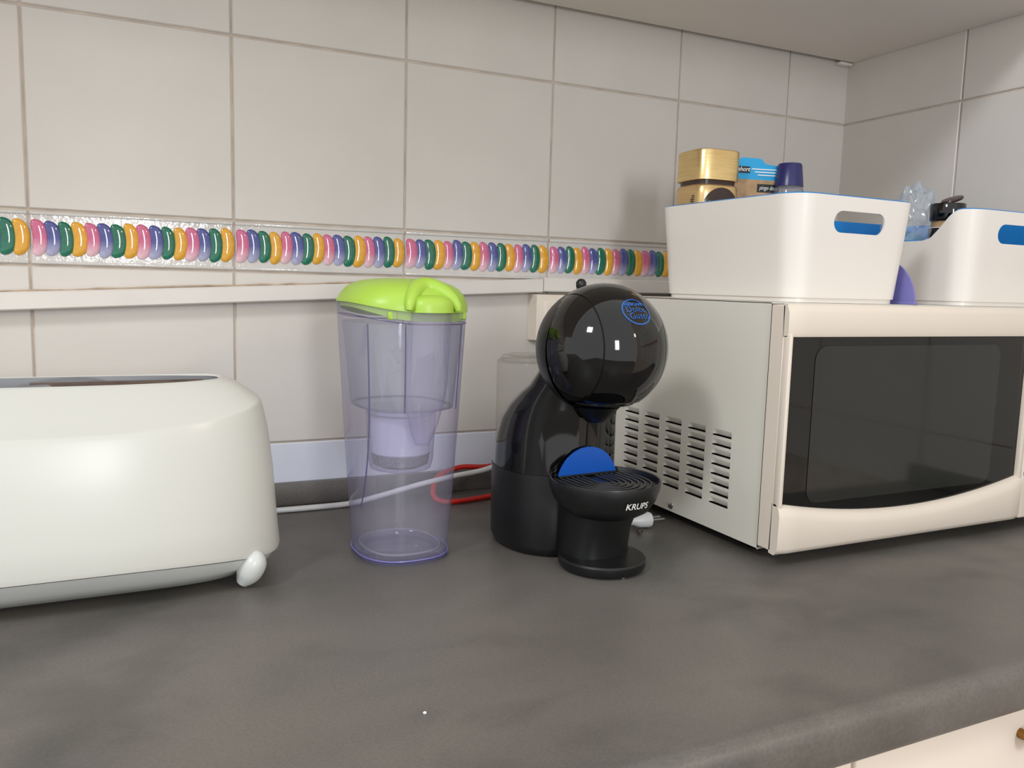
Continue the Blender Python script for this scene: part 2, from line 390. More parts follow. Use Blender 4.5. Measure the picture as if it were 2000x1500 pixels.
# door frame: columns of cross-sections around a window whose lower edge is bowed
WX0, WX1, WZT = -.4705, -.113, .2283; DX0, DX1 = -.4755, -.1065; YF = -.404; YB = -.3775; DZ0, DZ1 = .0150, .2602
wz = lambda x: .0474+.58*(x+.295)**2
door = obj('door', *rbox(DX0, DX1, YF+.0075, YB, DZ0+.002, DZ1-.001, .001, 1), m_door, mw)
def strip(P):   # P: list of (x, [(y,z)...]) sections
    V = [(x, y, z) for x, s in P for y, z in s]; n = len(P[0][1]); Fc = []
    for i in range(len(P)-1):
        for j in range(n): k = (j+1) % n; Fc.append((i*n+j, i*n+k, (i+1)*n+k, (i+1)*n+j))
    Fc.append(tuple(range(n))); Fc.append(tuple(range((len(P)-1)*n, len(P)*n))[::-1]); return V, Fc
P = []
for i in range(33):
    x = DX0+(DX1-DX0)*i/32; z = wz(max(x, WX0)); e = min(1, min(x-DX0, DX1-x)/.004); r = .003*(1-e)
    P.append((x, [(YF+.009, z), (YF+.001+r, z-.0005), (YF-.0035+r, z-.005), (YF-.0050+r, z-.012), (YF-.0045+r, DZ0+.006), (YF-.002+r, DZ0+.001), (YF+.003, DZ0-.001), (YF+.01, DZ0)]))
obj('lower_rail', *strip(P), m_door, door, angle=50)
P = []
for i in range(33):
    x = DX0+(DX1-DX0)*i/32; e = min(1, min(x-DX0, DX1-x)/.004); r = .003*(1-e)
    P.append((x, [(YF+.009, WZT), (YF+.0005+r, WZT+.0005), (YF-.001+r, WZT+.004), (YF-.0005+r, DZ1-.008), (YF+.002+r, DZ1-.002), (YF+.005, DZ1), (YF+.01, DZ1)]))
obj('upper_rail', *strip(P), m_door, door, angle=50)
obj('side_rail', *rbox(DX0, WX0, YF-.0005, YF+.009, wz(WX0)-.004, WZT+.003, .0018, 2), m_door, door)
obj('side_rail', *rbox(WX1, DX1, YF-.0005, YF+.009, wz(WX1)-.004, WZT+.003, .0018, 2), m_door, door)
V = []; Fc = []
for i in range(33):
    x = WX0-.001+(WX1-WX0+.002)*i/32; V += [(x, YF+.0045, WZT+.001), (x, YF+.0045, wz(x)-.001)]
for i in range(32): Fc.append((2*i, 2*i+1, 2*i+3, 2*i+2))
obj('window_glass', V, Fc, m_glassblk, door, smooth=False, label='black door glass with bowed lower edge')
V, Fc = [], []
cxm, wxm = -.2975, .139; r_ = .014; Zt, Zb = .2195, .062
ptsr = []
for (sx, sz, a0) in ((1, 1, 0), (-1, 1, 90), (-1, -1, 180), (1, -1, 270)):
    for k in range(7):
        a = radians(a0+15*k); zc = (Zt-r_) if sz > 0 else (Zb+r_ if sx > 0 else Zb+r_)
        ptsr.append((cxm+sx*(wxm-r_)+r_*cos(a), YF+.0040, zc+r_*sin(a)))
obj('viewing_screen', ptsr, [tuple(range(len(ptsr)))], m_mesh, door, smooth=False, label='dark grey perforated screen area of the door')
obj('control_panel', *rbox(-.1055, X1+.0005, YF-.001, YB, DZ0, DZ1, .003), m_door, mw)
for i in range(5):
    z = .165-.024*i
    obj('button', *rbox(-.092, -.050, YF-.0035, YF-.0008, z-.008, z+.008, .001, 2), m_white, mw)
    obj('button_marking', *rbox(-.1035, -.0955, YF-.0016, YF-.0010, z-.0022, z+.0022, 0), m_seam, mw, smooth=False)

# ---------------------------------------------------------------- storage baskets
def basket(label, X, Y, rz, dipside, group='white storage baskets on the microwave'):
    """local frame: origin at the middle of the base; long sides along y; the long side on dipside (+1/-1 in x) has a lowered rim"""
    t = thing('storage_basket', label, 'basket', (X, Y, .2612), rz, None, True); t['group'] = group
    Wb, Lb, Wt, Lt, Hh = .160, .212, .178, .228, .1065; N = 96; th = .0022
    def rr(w, l, r, z):
        P = []; q = N//4
        # straight sides are sampled too, so the rim can dip
        per = []
        for sx, sy, a0 in ((1, 1, 0), (-1, 1, 90), (-1, -1, 180), (1, -1, 270)):
            for k in range(9):
                a = radians(a0+90*k/8); per.append((sx*(w/2-r)+r*cos(a), sy*(l/2-r)+r*sin(a)))
        out = []
        for i in range(len(per)):
            p, s = per[i], per[(i+1) % len(per)]; out.append((*p, z))
            if i % 9 == 8:
                for k in range(1, 16): f = k/16; out.append((p[0]+(s[0]-p[0])*f, p[1]+(s[1]-p[1])*f, z))
        return out
    def rim(p):
        x, y = p[0], p[1]
        if x*dipside > 0:
            e = (abs(y)-.058)/.044; e = min(1, max(0, e)); e = e*e*(3-2*e)
            return Hh-.033*(1-e)
        return Hh
    top = rr(Wt, Lt, .026, Hh); bot = rr(Wb, Lb, .022, 0); topi = rr(Wt-2*th, Lt-2*th, .024, Hh); boti = rr(Wb-2*th, Lb-2*th, .020, 0)
    foot = rr(Wb-.004, Lb-.004, .021, 0)
    lv = [0, .05, .3, .6, 1]
    R = [[(p[0], p[1], .0) for p in foot], [(p[0], p[1], .0045) for p in foot], [(p[0], p[1], .0048) for p in bot]]
    fz = lambda p, q, f: (p[0]+(q[0]-p[0])*f, p[1]+(q[1]-p[1])*f)
    nout = 0
    for f in lv[1:]:
        R.append([(*fz(bot[i], top[i], f*rim(top[i])/Hh), .0048+(rim(top[i])-.0048)*f) for i in range(len(top))])
    no = len(R)
    R.append([(*fz(bot[i], topi[i], rim(top[i])/Hh), rim(top[i])+.0006) if 0 else (*fz(boti[i], topi[i], rim(top[i])/Hh), rim(top[i])+.0013) for i in range(len(top))])
    for f in (.6, .3, .065):
        R.append([(*fz(boti[i], topi[i], f*rim(top[i])/Hh), rim(top[i])*f) for i in range(len(top))])
    V, Fc = loft(R); n = len(top); fm = []
    for k in range(len(R)-1): fm += [1 if k >= no-1 and k >= no-1 and k != no-1 or k == no-1 else 0]*n
    fm += [0, 1]
    o = obj('shell', V, Fc, [m_bsk, m_bskin], t, fm=fm, angle=35)
    # hand holes through both short ends
    hz, hw, hh = .0815, .0365, .0108; P = []
    for a in range(13): an = radians(-90+15*a); P.append((hw-hh+hh*cos(an), hz+hh*sin(an)))
    for a in range(13): an = radians(90+15*a); P.append((-hw+hh+hh*cos(an), hz+hh*sin(an)))
    V = [(x, y, z) for y in (-.2, .2) for x, z in P]; n = len(P)
    c = obj('cutter', V, [tuple(range(n)), tuple(range(2*n-1, n-1, -1))]+[(i, (i+1) % n, n+(i+1) % n, n+i) for i in range(n)], m_bsk, None, smooth=False)
    c.parent = t
    md = o.modifiers.new('b', 'BOOLEAN'); md.object = c; md.operation = 'DIFFERENCE'; md.solver = 'EXACT'
    bpy.context.view_layer.update()
    me = bpy.data.meshes.new_from_object(o.evaluated_get(bpy.context.evaluated_depsgraph_get()))
    o.modifiers.clear(); o.data = me; bpy.data.objects.remove(c, do_unlink=True)
    me.shade_smooth()
    try: me.set_sharp_from_angle(angle=radians(35))
    except Exception: pass
    return t
basket('white storage basket with blue inside holding the gold coffee jar, nearer the coffee machine', -.3680, -.2650, radians(1.3), 1)
basket('white storage basket with blue inside and lowered side rim, against the right-hand wall', -.1170, -.2680, 0, -1)

# gold coffee jar
def jar(X, Y, rz):
    t = thing('coffee_jar', 'gold instant coffee jar with brushed gold lid in the left basket', 'jar', (X, Y, .2637), rz, None, True)
    n = 4.2; a = .0295
    R = [ringpts(0, 0, z, a*s, a*s, n, 72) for z, s in ((0, .9), (.004, 1), (.118, 1), (.1262, .99), (.1285, .94), (.1290, .90))]
    obj('body', *loft(R), m_gold2, t, angle=50)
    R = [ringpts(0, 0, z, a*s, a*s, n, 72) for z, s in ((.1287, .885), (.1345, .90))]
    obj('neck', *loft(R), m_brown, t, angle=50)
    R = [ringpts(0, 0, z, a*s, a*s, n, 72) for z, s in ((.1335, .97), (.1340, 1.0), (.1665, 1.0), (.1677, .985), (.1682, .96))]
    obj('lid', *loft(R), m_gold, t, angle=30, label='brushed gold lid')
    # round dark emblem wrapped on the front face
    cz = .1012; Rr = .024
    def wrap(u, v, o=.0004):   # unrolled front face (normal -y)
        ua = max(-.0312, min(.0312, u)); y = a*(1-(abs(ua)/a)**n)**(1/n); return (ua*(1+o/a), -y-o, cz+v)
    V = [wrap(0, 0)]; Fc = []
    for r in range(1, 7):
        for k in range(48): V.append(wrap(Rr*r/6*cos(2*pi*k/48), Rr*r/6*sin(2*pi*k/48)))
    for k in range(48): Fc.append((0, 1+k, 1+(k+1) % 48))
    for r in range(5):
        for k in range(48): Fc.append((1+r*48+k, 1+(r+1)*48+k, 1+(r+1)*48+(k+1) % 48, 1+r*48+(k+1) % 48))
    obj('emblem', V, Fc, m_brown, t, label='round dark brown emblem with white lettering')
    obj('lettering', *text_geo('NESCAFÉ', .0118, lambda x, y: wrap(x, y+.0035, .0008), sub=1), m_print, t, smooth=False)
    # small print on the left face (normal -x)
    def wl(x, y): return (-a-.0004, -x-.012+.0, .110+y)
    obj('lettering', *text_geo('D', .006, wl), m_prblk, t, smooth=False)
    obj('small_print', *join(*[rbox(-a-.0005, -a-.0001, -.0165, -.0165+.0035, .104+.0022*i, .105+.0022*i, 0) for i in range(6)]), m_prblk, t, smooth=False)
jar(-.4155, -.1925, radians(-3))

# blue and kraft printed packet
pk = thing('seasoning_packet', 'blue and brown printed cardboard packet between the gold jar and capped bottle', 'packet', (-.3490, -.2000, .2637), radians(-14), None, True)
P = [(-.030, 0), (.028, 0), (.028, .1555), (.0275, .1582), (.010, .1600), (.004, .1660), (-.019, .1665), (-.030, .1640)]
V = [(x, y, z) for y in (-.004, .004) for x, z in P]; n = len(P)
obj('card', V, [tuple(range(n)), tuple(range(2*n-1, n-1, -1))]+[(i, (i+1) % n, n+(i+1) % n, n+i) for i in range(n)], m_cyan, pk, smooth=False)
obj('printed_photo', *rbox(-.030, .0282, -.0048, -.0041, .07, .1410, 0), m_kraft, pk, smooth=False, label='brown printed lower half')
obj('name_box', *rbox(-.0285, -.0105, -.0052, -.0042, .1485, .1560, 0), m_prblk, pk, smooth=False)
obj('lettering', *text_geo('short', .0072, lambda x, y: (x-.0192, -.0056, .1525+y), shear=.3, bold=.0001), m_print, pk, smooth=False)
obj('name_box', *rbox(.000, .0282, -.0056, -.0049, .1265, .1360, 0), m_prblk, pk, smooth=False)
obj('lettering', *text_geo('pingo doce', .0070, lambda x, y: (x*.76+.0142, -.0060, .1315+y), shear=.3), m_print, pk, smooth=False)
obj('small_print', *join(*[rbox(-.008+.004*i, .026, -.0048, -.0042, .1528-.0034*i, .1540-.0034*i, 0) for i in range(3)]), m_print, pk, smooth=False)

# capped bottle
bt = thing('capped_bottle', 'small clear bottle with dark navy screw cap in the left basket', 'bottle', (-.3150, -.2200, .2640), 0, None, True)
obj('body', *lathe(0, 0, [(.015, 0), (.0185, .002), (.0185, .119), (.0180, .126), (.0160, .1335), (.0150, .1350)], 32), m_bottle, bt)
obj('cap', *lathe(0, 0, [(.0172, .1335), (.0170, .1347), (.0142, .1590), (.0130, .1604), (.010, .1608)], 32), m_navy, bt, label='navy tapered screw cap')

# lilac disc standing between the baskets
V = []; N = 40
for x in (-.0010, .0010):
    for i in range(N+1): a = pi*i/N; V.append((x, .050*cos(a), .0008+.050*sin(a)))
n = N+1
ld = thing('translucent_lid', 'lilac translucent half-round plastic piece standing between the two baskets', 'lid', (-.2740, -.3260, .2610), radians(0), None, True)
obj('disc', V, [tuple(range(n)), tuple(range(2*n-1, n-1, -1))]+[(i, (i+1) % n, n+(i+1) % n, n+i) for i in range(n)], m_lilac, ld, angle=40)
obj('base_strip', *rbox(-.003, .003, -.052, .052, .0002, .0030, .0006, 1), m_lilac, ld)

# crumpled clear bag
bm = bmesh.new(); bmesh.ops.create_icosphere(bm, subdivisions=5, radius=1)
from mathutils import noise as mn
for v in bm.verts:
    p = v.co.copy(); d = 1+.16*mn.noise(p*1.8)+.34*abs(mn.noise(p*2.9+Vector((3, 1, 2))))+.05*mn.noise(p*6)
    v.co = Vector((p.x*.029*d, p.y*.026*d, p.z*.046*d))
V = [tuple(v.co*1.12+Vector((0, 0, .066))) for v in bm.verts]; Fc = [tuple(v.index for v in f.verts) for f in bm.faces]; bm.free()
bag = thing('plastic_bag', 'crumpled clear plastic bag with a light blue content in right basket', 'bag', (-.1480, -.2600, .2840), 0, None, True)
obj('film', V, Fc, m_bag, bag, angle=25)
V, Fc = lathe(0, 0, [(.010, .010), (.022, .018), (.023, .045), (.018, .058), (.006, .066)], 24)
obj('content', V, Fc, mat('pale_blue_content', (110, 170, 205), .6), bag, label='pale blue content inside the bag')

# spice jar with flip cap
sj = thing('spice_jar', 'small spice jar with open black flip cap in right basket', 'jar', (-.1330, -.2990, .2639), 0, None, True)
obj('body', *lathe(0, 0, [(.018, 0), (.0195, .002), (.0195, .085), (.017, .095), (.0165, .099)], 32), m_kraft, sj)
obj('label_band', *lathe(0, 0, [(.0198, .055), (.0198, .0905)], 32, False, False), m_print, sj)
obj('name_band', *lathe(0, 0, [(.0200, .078), (.0200, .0895)], 32, False, False), m_prblk, sj)
def wrapc(x, y, r=.0203, z0=.0835, a0=radians(-128)): a = a0+x/r; return (r*cos(a), r*sin(a), z0+y)
obj('lettering', *text_geo('pingo doce', .0062, wrapc, shear=.3, sub=1), m_print, sj, smooth=False)
obj('cap', *lathe(0, 0, [(.0190, .0985), (.0198, .1000), (.0198, .1175), (.0190, .1190), (.0130, .1192), (.0125, .1150)], 32), m_black, sj, label='gloss black ribbed cap')
V, Fc = lathe(0, 0, [(.0005, 0), (.0135, .0003), (.0145, .0020), (.0135, .0036), (.0005, .0042)], 28)
V = [((x*cos(.35)-z*sin(.35))+.0098, y*.8+.002, x*sin(.35)+z*cos(.35)+.1232) for x, y, z in V]
obj('flip_lid', V, Fc, m_brown, sj, label='dark brown flap standing open')

# ---------------------------------------------------------------- wall socket box behind the coffee machine
sb = thing('wall_socket', 'white surface-mounted socket box on the tiles under the ledge', 'socket', (-.51, -.015, .23))
R = []
for y, ins in ((-.0028, 0), (-.026, .001), (-.034, .009), (-.0345, .011)):
    R.append([(x, y, z) for x, y_, z in [(a, 0, c) for a, c in ((-.5535+ins, .1985+ins), (-.462-ins, .1985+ins), (-.462-ins, .2605-ins), (-.5535+ins, .2605-ins))]])
V, Fc = loft(R); ob = obj('box', V, Fc, m_door, sb, smooth=False)
V, Fc = lathe(0, 0, [(.019, 0), (.021, .0012), (.0205, .002)], 32); obj('socket_rim', [(-.505+x, -.0345-z, .230+y) for x, y, z in V], Fc, m_white, sb)

# ---------------------------------------------------------------- toaster
def toaster():
    t = thing('toaster', 'white long-slot toaster cut off by the left edge of the photo', 'toaster', (-1.108, -.2, 0))
    cx, cy = -1.108, -.200; N = 120; n = 3.0
    # (z, half length, half depth, arch) - arch lifts the ring at its ends
    prof = [(.0355, .1865, .0960, -.012), (.0360, .1895, .0990, -.012), (.0400, .1905, .1000, -.012), (.060, .1880, .0985, -.005), (.100, .1850, .0950, .001), (.128, .1810, .0900, .006),
            (.1400, .1775, .0872, .012), (.1436, .1755, .0862, .0155), (.1446, .1748, .0858, .0165), (.1456, .1740, .0846, .0166), (.1470, .1728, .0822, .0162), (.1560, .1665, .0702, .0120), (.1650, .1590, .0580, .0085), (.1720, .1520, .0485, .0055),
            (.1768, .1460, .0425, .003), (.1785, .1430, .0400, .002), (.1790, .1412, .0385, .0015), (.1786, .1400, .0377, .001), (.1778, .1395, .0373, .001)]
    R = []
    for z, a, b_, ar in prof:
        ring = ringpts(cx, cy, z, a, b_, n, N)
        R.append([(x, y, z+ar*abs((x-cx)/a)**3) for x, y, z_ in ring])
    V, Fc = loft(R, False, False)
    obj('shell', V, Fc, m_white, t, angle=24)
    R = [ringpts(cx, cy, z, a, b_, n, N) for z, a, b_ in ((.1784, .1394, .0372), (.1784, .1390, .0367), (.168, .1380, .0355), (.166, .1350, .0330))]
    obj('slot_collar', *loft(R, False, False), m_grayin, t, label='recessed collar around the bread slot, its shade painted in as grey')
    V, Fc = join(rbox(cx-.137, cx+.137, cy-.034, cy-.016, .164, .1675, 0), rbox(cx-.137, cx+.137, cy+.016, cy+.034, .164, .1675, 0), rbox(cx+.118, cx+.137, cy-.016, cy+.016, .164, .1675, 0), rbox(cx-.137, cx-.118, cy-.016, cy+.016, .164, .1675, 0))
    obj('slot_floor', V, Fc, m_grayin, t, smooth=False)
    obj('slot_liner', *join(rbox(cx-.012, cx+.127, cy+.0095, cy+.0115, .10, .1768, .0005, 1), rbox(cx-.116, cx+.116, cy-.0155, cy-.0135, .10, .1690, .0005, 1)), m_steel, t, label='scorched metal slot liner')
    obj('slot_well', *join(rbox(cx-.118, cx+.118, cy-.016, cy+.016, .05, .10, 0)), m_dark, t, smooth=False)
    # lifted end of the collar, far left of the slot
    V, Fc = tube([(cx-.02, cy+.012, .1690), (cx+.010, cy+.016, .1735), (cx+.034, cy+.020, .1730), (cx+.052, cy+.024, .1680)], .006, 10)
    obj('slot_guide', V, Fc, m_grayin, t)
    R = [ringpts(cx, cy, z, a, b_, q, N) for z, a, b_, q in ((.0075, .150, .060, 5), (.0085, .156, .067, 5), (.0150, .170, .077, 4), (.0220, .1825, .0875, 3.3), (.0345, .1865, .0960, 3))]
    R[-1] = [(x, y, z-.012*abs((x-cx)/.1855)**3) for x, y, z in R[-1]]; R[-2] = [(x, y, z-.005*abs((x-cx)/.18)**3) for x, y, z in R[-2]]
    obj('base', *loft(R), m_white2, t, angle=50, label='inset lower base')
    for sx in (-1, 1):
        for sy in (-1, 1):
            fx, fy = cx+sx*.150, cy+sy*.0655
            P = [(fx+sx*.013, fy+sy*.008, .034), (fx+sx*.010, fy+sy*.006, .024), (fx+sx*.005, fy+sy*.002, .0125), (fx, fy, .0042)]
            V, Fc = tube(P, lambda u: (.0008+.0125*sin(pi*(.01+.80*u))**.6)*(1-.45*u*u), 20, 8)
            obj('foot', V, Fc, m_white2, t)
    obj('power_cord', *tube([(-.950, -.115, .020), (-.935, -.070, .010), (-.905, -.042, .0042), (-.857, -.042, .0040), (-.805, -.041, .0044), (-.765, -.044, .012), (-.72, -.047, .022), (-.676, -.047, .029), (-.620, -.043, .036), (-.580, -.045, .060), (-.552, -.045, .120), (-.525, -.050, .190), (-.508, -.062, .228)], .0034, 10), m_cord, t, label='white power cord running behind the water jug')
toaster()
# cords
rcord = obj('red_cord', *tube([(-.410, -.016, .050), (-.480, -.018, .070), (-.540, -.024, .066), (-.565, -.026, .045), (-.615, -.028, .034), (-.657, -.030, .036), (-.690, -.040, .030), (-.703, -.052, .016), (-.703, -.064, .0065), (-.690, -.0715, .0040), (-.665, -.0715, .0038), (-.625, -.062, .0038), (-.580, -.050, .0038), (-.530, -.036, .0038), (-.480, -.020, .0038), (-.410, -.018, .0038)], .0034, 10), m_red)
tag(rcord, 'red cable looped on the worktop behind the water jug', 'cord')
obj('plug', *rbox(-.522, -.494, -.074, -.035, .214, .244, .006), m_cord, sb)

# ---------------------------------------------------------------- water filter jug
def jug():
    t = thing('water_filter_jug', 'violet-tinted clear water filter jug with lime green lid', 'jug', (-.7975, -.2130, 0), radians(3), None, True)
    N = 96
    def sec(z):
        f = z/.245; a = .0445+(.0600-.0445)*min(1, f)**.85; b_ = .0500+(.0640-.0500)*min(1, f)**.85; return a, b_
    n = 2.5
    # body wall
    R = []
    for z in (.0006, .004, .010, .03, .06, .09, .12, .15, .18, .21, .235, .2445):
        a, b_ = sec(z)
        if z < .002: a -= .003; b_ -= .003
        R.append(ringpts(0, 0, z, a, b_, n, N))
    R[-1] = [(x, y, .2435+.0075*max(0, (-x/.06))**2) for x, y, z in R[-1]]
    V, Fc = loft(R, True, False); obj('body', V, Fc, m_jug, t, angle=60)
    a, b_ = sec(.005)
    V, Fc = loft([ringpts(0, 0, z, a+o, b_+o, n, N) for z, o in ((.0003, -.003), (.0002, .0001), (.0022, .0006), (.0026, -.0006))], True, False)
    obj('base_rim', V, Fc, clear('base_rim_plastic', (222, 222, 246), (130, 130, 200), opac=.12, milk=(190, 190, 225)), t, label='violet base rim')
    bl = ringpts(0, 0, .0042, a+.0006, b_+.0006, n, N); V, Fc = tube(bl+bl[:1], .0007, 6, 0); obj('base_line', V, Fc, mat('base_line_violet', (122, 120, 182), .2), t)
    V, Fc = tube([(x*.84, y*.84, .008) for x, y, z in ringpts(0, 0, 0, a, b_, n, 64)+ringpts(0, 0, 0, a, b_, n, 64)[:1]], .0012, 6, 0)
    obj('floor_ring', V, Fc, clear('ring_plastic', (200, 200, 215), (120, 120, 160), opac=.35), t)
    # upper reservoir
    R = []
    for z in (.149, .1495, .153, .18, .21, .232):
        a, b_ = sec(z); k = .0035 if z > .1493 else .006; R.append(ringpts(.0015, .002, z, a-k-.004*(1-(z-.149)/.083), b_-k, n, N))
    V, Fc = loft(R, True, False); obj('reservoir', V, Fc, m_resv, t, angle=50, label='inner tank with water drops')
    rg = R[0]; V, Fc = tube([(x, y, .1500) for x, y, z in rg+rg[:1]], .0012, 6, 0); obj('reservoir_edge', V, Fc, m_seam, t)
    a, b_ = sec(.233); rg = ringpts(0, 0, .2325, a+.0002, b_+.0002, n, N)
    rg = [(x, y, z+.008*max(0, -x/.06)**2) for x, y, z in rg]; V, Fc = tube(rg+rg[:1], .00055, 5, 0); obj('collar_line', V, Fc, m_seam, t)
    # filter cartridge
    V, Fc = lathe(-.001, -.004, [(.0270, .1010), (.0292, .1030), (.0300, .1400), (.0345, .1430), (.0345, .1480)], 40); obj('filter_cartridge', V, Fc, m_cart, t, label='white filter cartridge')
    V, Fc = lathe(-.001, -.004, [(.020, .0880), (.0275, .0915), (.0290, .1010)], 40); obj('cartridge_mesh', V, Fc, m_cartg, t, label='grey granule-filled cartridge end')
    V, Fc = lathe(-.001, -.004, [(.012, .0830), (.0300, .0870), (.0325, .0960), (.0350, .1470)], 40, True, False); obj('cartridge_cup', V, Fc, m_jug, t)
    # handle column on the end facing the room
    R = []
    for i in range(13):
        z = .118+(.2445-.118)*i/12; f = i/12; a, b_ = sec(z)
        w = .0205*min(1, .30+1.2*f**.6) ; yc = -b_+.006; R.append(ringpts(.0065-.004*(1-f), yc, z, w, .0065+.0085*min(1, f*1.4), 2.4, 40))
    V, Fc = loft(R, True, False); obj('handle', V, Fc, m_jug, t, angle=50, label='hollow clear handle column')
    # vertical mould lines
    for (ang, s) in ((218, 1), (256, .55), (310, .55)):
        P = []
        for i in range(14):
            z = .232-(.232-(.055 if s == 1 else .150))*i/13; a, b_ = sec(z); an = radians(ang)-(.35*(i/13)**4 if s == 1 else 0); c, s_ = cos(an), sin(an)
            P.append(((a+.0003)*math.copysign(abs(c)**(2/n), c), (b_+.0003)*math.copysign(abs(s_)**(2/n), s_), z))
        V, Fc = tube(P, .0007, 5, 0); obj('mould_line', V, Fc, m_seam, t)
    # drops on the reservoir wall
    for i in range(16):
        an = radians(random.uniform(236, 252)); z = random.uniform(.185, .228); a, b_ = sec(z); r = random.uniform(.0006, .0014); c, s_ = cos(an), sin(an)
        V, Fc = lathe(0, 0, [(r*sin(pi*k/6)+1e-5, r*(1-cos(pi*k/6))) for k in range(7)], 8)
        px, py = (a-.001)*math.copysign(abs(c)**(2/n), c), (b_-.001)*math.copysign(abs(s_)**(2/n), s_)
        obj('water_drop', [(x+px, y+py, z+q) for x, y, q in V], Fc, m_glass, t)
    # lid: domed cap, its lower edge lifts over the left side of the jug
    R = []; a, b_ = sec(.245)
    for z, s in ((.2350, .955), (.2432, .96), (.2434, 1.014), (.2480, 1.012), (.2540, .990), (.2600, .945), (.2655, .865), (.2695, .75), (.2722, .60), (.2738, .40), (.2745, .15)):
        ring = ringpts(0, 0, z, a*s, b_*s, 2.5-.3*(1-s), N); lift = .0075*max(0, 1-(z-.244)/.012) if z < .256 else 0
        R.append([(x, y, z+lift*max(0, -x/.06)**2) for x, y, z_ in ring])
    V, Fc = loft(R, False, True); obj('lid', V, Fc, m_lime, t, angle=45, label='lime green domed lid')
    # pouring flap: domed head of the handle column, with an arched hood over it
    a, b_ = sec(.2445); yc = -b_+.004
    R = [ringpts(.0065, yc, z, .0212*q, .0158*q, 2.3, 44) for z, q in ((.2434, .97), (.2436, 1), (.2500, .985), (.2540, .93), (.2568, .82), (.2588, .62), (.2597, .3))]
    V, Fc = loft(R); obj('lid_flap', V, Fc, m_lime, t, angle=50, label='rounded lime flap on the lid')
    P = [(.0065+.0245*cos(q)*(1-.08*sin(q)), -.0670+.0215*sin(q)**2, .2455+.0215*sin(q)) for q in [pi*k/24 for k in range(25)]]
    V, Fc = tube(P, lambda u: .0034+.0056*sin(pi*u), 14, 0); obj('lid_hood', V, Fc, m_lime, t, angle=60)
    for x in (-.030, .043):
        y = -.0545 if x < 0 else -.046
        obj('lid_clip', *rbox(x-.0045, x+.0045, y-.004, y+.001, .2365, .2440, .001, 1), m_lime, t)
jug()

# ---------------------------------------------------------------- clear glass canister
gc = thing('glass_canister', 'tall clear glass canister with rounded rim standing behind the coffee machine', 'canister', (-.5930, -.1060, 0))
V, Fc = lathe(-.593, -.106, [(.040, .0003), (.0445, .002), (.0460, .008), (.0465, .160), (.0465, .176), (.0460, .1795), (.0445, .1815), (.0425, .1805)], 56, True, False)
obj('body', V, Fc, m_glass, gc, angle=60)
V, Fc = lathe(-.593, -.106, [(.0418, .1800), (.0418, .1845), (.0395, .1868), (.0340, .1878), (.0330, .1862), (.010, .1862)], 56)
obj('lid', V, Fc, m_glass, gc, angle=60)
V, Fc = tube([(-.593+.0455*cos(2*pi*k/48), -.106+.0455*sin(2*pi*k/48), .1795) for k in range(49)], .0009, 6, 0)
obj('rim_line', V, Fc, m_glass, gc)

